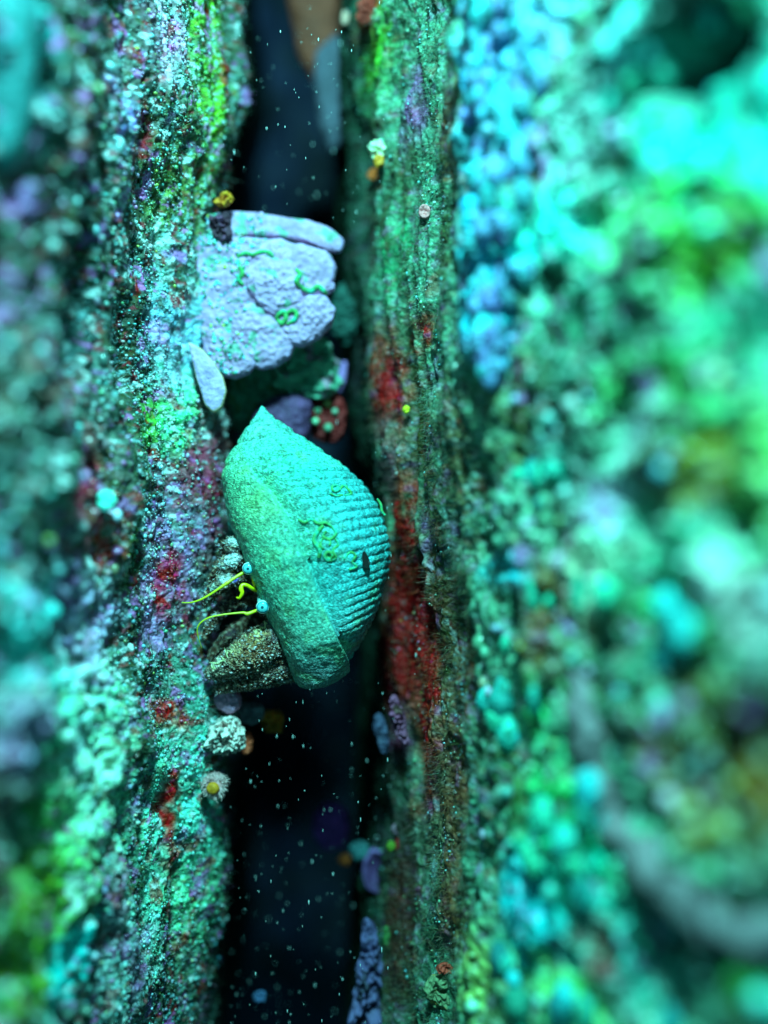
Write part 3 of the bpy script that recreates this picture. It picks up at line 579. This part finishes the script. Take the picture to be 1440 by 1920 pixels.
d += band*.13*sstep(4.0, 7.0, VI)-np.where(front & (ub_ > 0), .14*np.exp(-(ub_/.10)**1.3), 0)*sstep(4.0, 7.0, VI)*(1-sstep(12.6, 13.6, VI))
for vs in (1.6, 2.9, 4.35):                              # sutures of the spire
    d -= .030*np.exp(-((VI+.35*(uf-.5)-vs)/.14)**2)
d += .05*wob+.018*fbm(P*4+9, 2).reshape(nv, nu)+.007*perlin(P*11).reshape(nv, nu)+.007*perlin(P*22+5).reshape(nv, nu)
# rough crusty area by the worm tubes
rc = np.array(W(610, 1010, -1.1)); rq = np.exp(-(np.linalg.norm(P-rc, axis=1)/.75)**2).reshape(nv, nu)*(1-band)
d += rq*.05*perlin(P*6+2).reshape(nv, nu)
end = sstep(0, 1.6, VI)*np.clip((14-VI)/1.2, 0, 1)**.5
P = P+(NN*(d*end)[..., None]).reshape(-1, 3)
# colours of the crust on the shell
def g3(px, py, y, r): return np.exp(-(np.linalg.norm(P-np.array(W(px, py, y)), axis=1)/r)**2)[:, None]
ES = 1.4
C = np.tile(alb((70, 236, 216), ES), (len(P), 1))
bb = band.reshape(-1, 1)*.85; C = C*(1-bb)+alb((84, 236, 196), ES)*bb; C = np.where((band.reshape(-1, 1) < .5) & (VI.reshape(-1, 1) > 5), C*.35+alb((44, 214, 216), ES)*.65, C)
for (px, py, y, r, c, s) in [(640, 1000, -1, 1.1, (40, 215, 225), .7), (470, 920, -.6, .8, (84, 234, 150), .5), (520, 1060, -.8, .8, (70, 235, 150), .3), (560, 860, -.8, .7, (40, 240, 200), .6), (480, 800, -.3, .4, (90, 230, 210), .6), (500, 960, -.8, .5, (110, 232, 140), .45),
                             (560, 1150, -.5, .5, (96, 226, 205), .6), (600, 1240, -.5, .6, (84, 165, 172), .95), (590, 1262, -.3, .4, (96, 150, 160), .9), (660, 1180, -.5, .5, (90, 200, 200), .7), (590, 1000, -1, .5, (80, 210, 150), .5), (555, 1170, -.5, .4, (110, 215, 160), .5), (520, 830, -.6, .5, (60, 215, 180), .4)]:
    a = g3(px, py, y, r)*s; C = C*(1-a)+alb(c, ES)*a
f = fbm(P*2.2+70, 3); a = (sstep(.1, .4, f)*.35)[:, None]; C = C*(1-a)+alb((90, 225, 120), ES)*a
f = fbm(P*7+90, 3); C = C*np.clip(1+.5*f+.7*perlin(P*17+3), .35, 1.7)[:, None]
a = (sstep(.28, .42, fbm(P*5+130, 3))*.35)[:, None]; C = C*(1-a)+alb((60, 130, 110), ES)*a
F = grid_faces(nv, nu)[:, ::-1]
Pg = P.reshape(nv, nu, 3); q_ = np.cross(Pg[201, 150]-Pg[200, 150], Pg[200, 151]-Pg[200, 150]); print('shell normal y', q_)
sroot = empty('snail_shell', W(580, 1040, .1), 'large cyan green crusted turban shell with a pointed tip, wedged in the rock cleft', 'shell')
me = mesh_np('shell_wall', P, F, np.clip(C, 0, .9)); sh_o = part('shell_wall', me, M['shell'], sroot)
so = sh_o.modifiers.new('thick', 'SOLIDIFY'); so.thickness = .1; so.offset = -1
gsv = P.reshape(nv, nu, 3)[::4, ::4]; fs = grid_faces(gsv.shape[0], gsv.shape[1])
Sbvh = BVHTree.FromPolygons([tuple(v) for v in gsv.reshape(-1, 3)], [tuple(int(q) for q in f_) for f_ in fs])
def shit(px, py, lift=.02):
    o = Vector((0, -D, 0)); dd = (Vector(W(px, py, 0))-o).normalized(); h = Sbvh.ray_cast(o, dd)
    if h[0] is None: return np.array(W(px, py, -.2))
    n = h[1] if h[1].dot(dd) < 0 else -h[1]
    return np.array(h[0]+n*lift)
def curl(cx, cy, r, turns=1.4, ph=0, n=12):
    return [(cx+r*(1-.45*i/n)*math.cos(ph+i/n*turns*6.283), cy+r*(1-.45*i/n)*math.sin(ph+i/n*turns*6.283)) for i in range(n+1)]
squig = [([(560, 974), (572, 980), (584, 974), (596, 982), (610, 980), (622, 988)], .022),
         ([(606, 985), (594, 1000), (590, 1015), (600, 1030), (598, 1045)], .035),
         ([(622, 988), (630, 1000), (618, 1012), (606, 1005), (612, 996)], .022), (curl(617, 1042, 9, 1.3, 1), .026), ([(628, 1010), (634, 1022), (624, 1032), (630, 1045), (620, 1052)], .02),
         ([(645, 1048), (656, 1036), (666, 1042), (660, 1054), (668, 1062), (654, 1068)], .022),
         (curl(628, 915, 7, 1.2, 0), .022), ([(636, 920), (644, 910), (652, 918), (658, 926), (646, 930)], .024), ([(618, 925), (630, 930), (642, 928)], .02),
         ([(707, 935), (714, 946), (716, 958), (722, 966)], .022), (curl(612, 1018, 12, .8, 2), .018)]
for k, (pp, r) in enumerate(squig):
    pts = [shit(px, py, r*.35) for px, py in pp]
    r *= 1.15
    part('worm_tube', tube_mesh('worm_tube', pts, [r*.7]+[r]*(len(pts)-2)+[r*.8]), M['tube'], sroot)
# small slit: a raised black disc stands for the darkness inside it
p = shit(681, 1052, .012)
hv = []
for k in range(14):
    a = k/14*6.283; x = 6.5*math.cos(a)*(1+.15*math.sin(3*a)); y = 17*math.sin(a); r = math.radians(-14)
    hv.append((681+x*math.cos(r)-y*math.sin(r), 1052+x*math.sin(r)+y*math.cos(r)))
hc = shit(681, 1052, .075); hp = [hc+(np.array(W(a, b, 0))-np.array(W(681, 1052, 0)))*.93+np.array([0, (a-681)*.004, 0]) for a, b in hv]
me = bpy.data.meshes.new('hole_shade'); vv = [tuple(hc)]+[tuple(q) for q in hp]+[tuple(q+np.array([0, .06, 0])) for q in hp]
n_ = len(hp); me.from_pydata(vv, [], [(0, 1+k, 1+(k+1) % n_) for k in range(n_)]+[(1+k, 1+n_+k, 1+n_+(k+1) % n_, 1+(k+1) % n_) for k in range(n_)]); me.update()
part('hole_shade', me, M['black'], sroot)

# ------------------------------------------------------------------ the hermit crab
croot = empty('hermit_crab', W(500, 1120, .3), 'hermit crab with yellow antennae, ringed teal eyes and rough brown claw under the shell lip', 'hermit crab')
chains = [  # (px, py, y, r)
    [(560, 1110, .5, .55), (530, 1120, .4, .45), (505, 1130, .4, .3)],
    [(560, 1190, .35, .35), (525, 1188, .1, .36), (515, 1200, -.05, .36), (485, 1218, -.1, .42), (452, 1236, -.08, .34), (420, 1252, -.05, .22), (393, 1264, 0, .12)],
    [(560, 1235, .3, .4), (520, 1245, .15, .4), (485, 1258, .1, .32), (445, 1276, .1, .2), (408, 1292, .15, .11)],
    [(495, 992, .4, .16), (462, 1012, -.05, .13), (440, 1020, -.2, .18), (418, 1030, -.1, .09)],
    [(500, 1036, .4, .15), (472, 1046, .0, .11), (438, 1050, -.2, .18), (410, 1070, -.12, .11), (396, 1090, 0, .06)],
    [(505, 1080, .5, .16), (462, 1082, .05, .11), (424, 1088, -.2, .17), (398, 1108, -.18, .13), (380, 1138, -.05, .05)],
    [(515, 1130, .8, .2), (465, 1122, .5, .15), (428, 1130, .2, .14), (400, 1158, .1, .10), (383, 1196, .1, .05)],
    [(525, 1160, .9, .2), (475, 1165, .6, .15), (435, 1185, .4, .14), (405, 1215, .3, .09), (392, 1235, .2, .06)],
]
VV, FF, off = [], [], 0
sv, sf = ico(3)
for ch in chains:
    q = [(np.array(W(a, b, y)), r) for a, b, y, r in ch]
    for (p0, r0), (p1, r1) in zip(q[:-1], q[1:]):
        n_ = max(2, int(np.linalg.norm(p1-p0)/(.25*min(r0, r1)+.01)))
        n_ = min(n_, 14)
        for k in range(n_+1):
            t = k/n_; pin = 1-.22*math.exp(-(min(t, 1-t)/.1)**2)     # a slight waist at the joints
            VV.append(sv*(r0*(1-t)+r1*t)*pin+p0*(1-t)+p1*t); FF.append(sf+off); off += len(sv)
tmp = mesh_np('crab_tmp', np.concatenate(VV), np.concatenate(FF))
to = bpy.data.objects.new('crab_tmp', tmp); col.objects.link(to)
rm = to.modifiers.new('r', 'REMESH'); rm.mode = 'VOXEL'; rm.voxel_size = .022; rm.use_smooth_shade = True
sm = to.modifiers.new('s', 'SMOOTH'); sm.iterations = 3
dg = bpy.context.evaluated_depsgraph_get(); me = bpy.data.meshes.new_from_object(to.evaluated_get(dg)); me.name = 'crab_body'
bpy.data.objects.remove(to)
n_ = len(me.vertices); a = np.empty(n_*3, np.float32); me.vertices.foreach_get('co', a); P = a.reshape(-1, 3).astype(float)
nb = np.empty(n_*3, np.float32); me.vertices.foreach_get('normal', nb); Nb = nb.reshape(-1, 3)
wart = np.clip(1-np.abs(perlin(P*8))*1.0-.45, 0, 1); d = .035*fbm(P*3, 2)+.05*wart*sstep(-.2, .2, perlin(P*17)+.05)+.02*perlin(P*22)
P2 = P+Nb*d[:, None]
C = np.tile(alb((44, 42, 30)), (n_, 1))
def patch(px, py, y, r, c, s=1):
    global C
    q = (P+.08*np.stack([perlin(P*7+k) for k in range(3)], 1))-np.array(W(px, py, y)); a = np.exp(-((q**2).sum(1)/r**2)**1.5)[:, None]*s; C = C*(1-a)+alb(c)*a
for args in [(446, 1014, -.38, .14, (205, 245, 250)), (428, 1018, -.3, .06, (150, 220, 220)), (434, 1046, -.38, .14, (150, 215, 245)), (414, 1060, -.25, .07, (120, 200, 200)), (424, 1084, -.38, .13, (140, 225, 220)), (400, 1102, -.3, .08, (110, 190, 180)), (386, 1128, -.2, .06, (90, 160, 150)), (440, 1088, -.3, .08, (50, 80, 200)), (455, 1050, -.2, .06, (60, 90, 200)), (420, 1135, .25, .18, (90, 100, 130), .7),
             (520, 1172, -.2, .26, (70, 110, 125), .9), (480, 1185, -.4, .2, (130, 150, 90), .7), (440, 1218, -.4, .2, (140, 170, 120), .8), (405, 1248, -.2, .16, (150, 190, 165), .8), (395, 1264, 0, .14, (180, 215, 190), .8), (470, 1235, -.4, .3, (84, 80, 50), .7),
             (540, 1240, -.2, .3, (40, 46, 50), .8), (500, 1265, -.1, .2, (60, 80, 80), .6), (435, 1185, .2, .12, (70, 90, 120), .6)]:
    patch(*args)
a = (sstep(.0, .5, wart)*sstep(.0, .3, perlin(P*17)+.05)*.6)[:, None]; C = C*(1-a)+(C*.3+alb((150, 190, 160))*.7)*a
C *= 1.35*np.clip(1+.9*fbm(P*6+5, 2), .3, 1.8)[:, None]
me.vertices.foreach_set('co', P2.astype(np.float32).ravel())
at = me.color_attributes.new('Col', 'FLOAT_COLOR', 'POINT'); c4 = np.ones((n_, 4), np.float32); c4[:, :3] = np.clip(C, .003, .9); at.data.foreach_set('color', c4.ravel()); me.materials.clear()
part('body', me, M['crab'], croot)
# bristles over legs and claw
i = rng.choice(n_, 1700); i = i[(Nb[i, 1] < .25) & (P[i, 0] < W(545, 0, 0)[0]) & ((P[i, 2] > W(0, 1160, 0)[2]) | (rng.random(len(i)) < .10))]
dd = Nb[i]+rng.normal(size=(len(i), 3))*.35+np.array([-.5, 0, -.1]); dd /= np.linalg.norm(dd, axis=1)[:, None]
cb = np.array([alb((120, 150, 110)), alb((150, 205, 200)), alb((90, 80, 50)), alb((190, 230, 220))])[rng.integers(0, 4, len(i))]
V, F, Cc = hairs(P2[i]-dd*.01, dd, rng.uniform(.03, .085, len(i)), rng.uniform(.005, .010, len(i)), cb)
o_ = part('bristles', mesh_np('bristles', V, F, Cc), M['turf'], croot); o_['kind'] = 'stuff'
ic = np.where((Nb[:, 1] < .1) & (P[:, 2] < W(0, 1150, 0)[2]) & (P[:, 0] < W(560, 0, 0)[0]) & (P[:, 1] < .15))[0]; ic = rng.choice(ic, 900)
gc = np.array([alb((84, 112, 96)), alb((70, 70, 50)), alb((120, 165, 165)), alb((50, 46, 34))])[rng.integers(0, 4, len(ic))]
V, F, Cc = beads(P2[ic], None, rng.uniform(.012, .03, len(ic)), gc, 1, stretch=np.array([1.2, 1, .8]))
o_ = part('granules', mesh_np('granules', V, F, np.clip(Cc, 0, .9)), M['grain'], croot); o_['kind'] = 'stuff'
# spines on the upper edge of the claw
V_, F_, C_ = [], [], []
sp = [(500, 1158), (494, 1166), (488, 1172), (480, 1178), (472, 1186), (463, 1192), (454, 1198), (446, 1206), (437, 1212), (428, 1219), (419, 1227), (410, 1234), (400, 1242)]
rts = np.array([W(a+random.uniform(-3, 3), b+12, -.33) for a, b in sp for _ in range(3)]); ds = np.tile([-.45, -.3, .8], (len(rts), 1))+rng.normal(size=(len(rts), 3))*.25; ds /= np.linalg.norm(ds, axis=1)[:, None]
V, F, Cc = hairs(rts, ds, rng.uniform(.07, .14, len(rts)), np.full(len(rts), .026), np.tile(alb((175, 205, 150)), (len(rts), 1)))
o_ = part('spines', mesh_np('spines', V, F, Cc), M['turf'], croot)
# eyes
def eye(px, py, r, y, stalk):
    root = bpy.data.objects.new('eye', None); col.objects.link(root); root.parent = croot
    c = np.array(W(px, py, y)); root.location = Vector(c)-Vector(croot.location)
    rr = r/100*(D+y)/D; V = []; C = []; nr_, ns = 26, 36
    for a in range(nr_):
        f = a/(nr_-1); rad = math.sin(f*math.pi*.5)
        hgt = .75*math.cos(f*math.pi*.5)
        ring = (35, 205, 205) if f > .8 else (150, 240, 240) if f > .66 else (20, 150, 165) if f > .44 else (60, 195, 200) if f > .13 else (8, 70, 85)
        for s in range(ns):
            t = s/ns*6.283; j = 1+.02*math.sin(9*t)
            V.append((c[0]+rr*rad*math.cos(t)*j, c[1]-rr*hgt, c[2]+rr*rad*math.sin(t)*j)); C.append(alb(ring)*(1+.25*math.sin(t*18)*(f > .2)))
    for a in range(1, 12):
        f = a/11; rad = math.cos(f*math.pi*.5)*.98+.02; hgt = -.8*math.sin(f*math.pi*.5)
        for s in range(ns):
            t = s/ns*6.283; V.append((c[0]+rr*rad*math.cos(t), c[1]-rr*hgt, c[2]+rr*rad*math.sin(t))); C.append(alb((120, 225, 225)))
    part('cornea', mesh_np('cornea', V, grid_faces(nr_+11, ns, True), np.clip(C, 0, .9)), M['eye'], root)
    pts = [c+np.array([0, rr*.5, 0])]+[np.array(W(*q)) for q in stalk]
    part('eyestalk', tube_mesh('eyestalk', pts, [rr*.8]+[rr*.7]*(len(pts)-1), colour=(90, 200, 190)), M['eye'], root)
    n_ = 9; a = rng.uniform(-.5, .7, n_); rt = np.tile(c, (n_, 1))+np.array([rr*.7, .02, rr*.3]); dv = np.stack([np.cos(a), -.4+0*a, np.sin(a)+.2], 1)
    V, F, Cc = hairs(rt, dv, rng.uniform(.12, .2, n_), np.full(n_, .007), np.tile(alb((150, 225, 190)), (n_, 1)))
    part('lash', mesh_np('lash', V, F, Cc), M['turf'], root)
eye(466, 1066, 12, -.55, [(480, 1074, -.1), (510, 1100, .2)])
eye(493, 1138, 13, -.6, [(491, 1122, -.3), (497, 1108, 0), (520, 1100, .3)])
# antennae and antennules
def feeler(name, pp, rr, m, label=None):
    part(name, tube_mesh(name, [W(*q) for q in pp], rr, seg=10, sub=8), M[m], croot, label)
feeler('antenna', [(500, 1062, .1), (478, 1066, -.4), (456, 1074, -.5), (432, 1089, -.6), (426, 1093, -.62), (410, 1104, -.68), (390, 1117, -.72), (372, 1126, -.74), (356, 1130, -.74), (341, 1130, -.72)], [.026, .030, .030, .028, .036, .022, .019, .016, .013, .008], 'yellow')
feeler('antenna', [(510, 1130, .1), (490, 1142, -.4), (478, 1146, -.5), (464, 1151, -.55), (457, 1149, -.56), (440, 1150, -.6), (415, 1153, -.66), (392, 1158, -.7), (376, 1168, -.7), (370, 1180, -.68), (372, 1196, -.62), (379, 1216, -.5)], [.026, .029, .029, .036, .023, .018, .015, .014, .013, .012, .009, .004], 'yellow')
feeler('antennule', [(500, 1112, .1), (476, 1105, -.4), (464, 1098, -.5), (455, 1097, -.52), (452, 1104, -.54), (454, 1112, -.56), (449, 1121, -.56), (443, 1120, -.55)], [.04, .035, .035, .035, .045, .036, .026, .012], 'yellow2')
feeler('antennule', [(475, 1070, -.35), (477, 1078, -.4), (476, 1087, -.4), (479, 1100, -.3), (492, 1106, .05)], [.04, .05, .04, .03, .03], 'yellow2')
# pale strip of membrane behind the lip
single('sponge', 'pale teal upright strip between the left rock and the shell lip', 'sponge', ell(434, 965, 14, 52, -8), 1.5, .1, (40, 140, 130), amp=.03)

# ------------------------------------------------------------------ drifting flakes in the water of the cleft
nf = 430
yy = rng.uniform(-1.6, 3.5, nf)
px = np.where(rng.random(nf) < .62, rng.uniform(430, 730, nf), rng.uniform(440, 660, nf)); py = np.where(rng.random(nf) < .68, rng.uniform(1270, 1920, nf), rng.uniform(-10, 420, nf))
ex = rng.random(nf) < .12; px = np.where(ex, rng.uniform(560, 860, nf), px); py = np.where(ex, rng.uniform(750, 1350, nf), py)
pp = np.array([W(a, b, c) for a, b, c in zip(px, py, yy)])
r = .006+.012*rng.random(nf)**4
V, F, CC = beads(pp, None, r, np.tile(alb((190, 240, 240)), (nf, 1)), 1, stretch=np.array([.5, .6, 2.8]))
link('marine_snow', mesh_np('marine_snow', V, F, CC), M['snow'], label='tiny pale flakes drifting in the dark water of the cleft', kind='stuff')
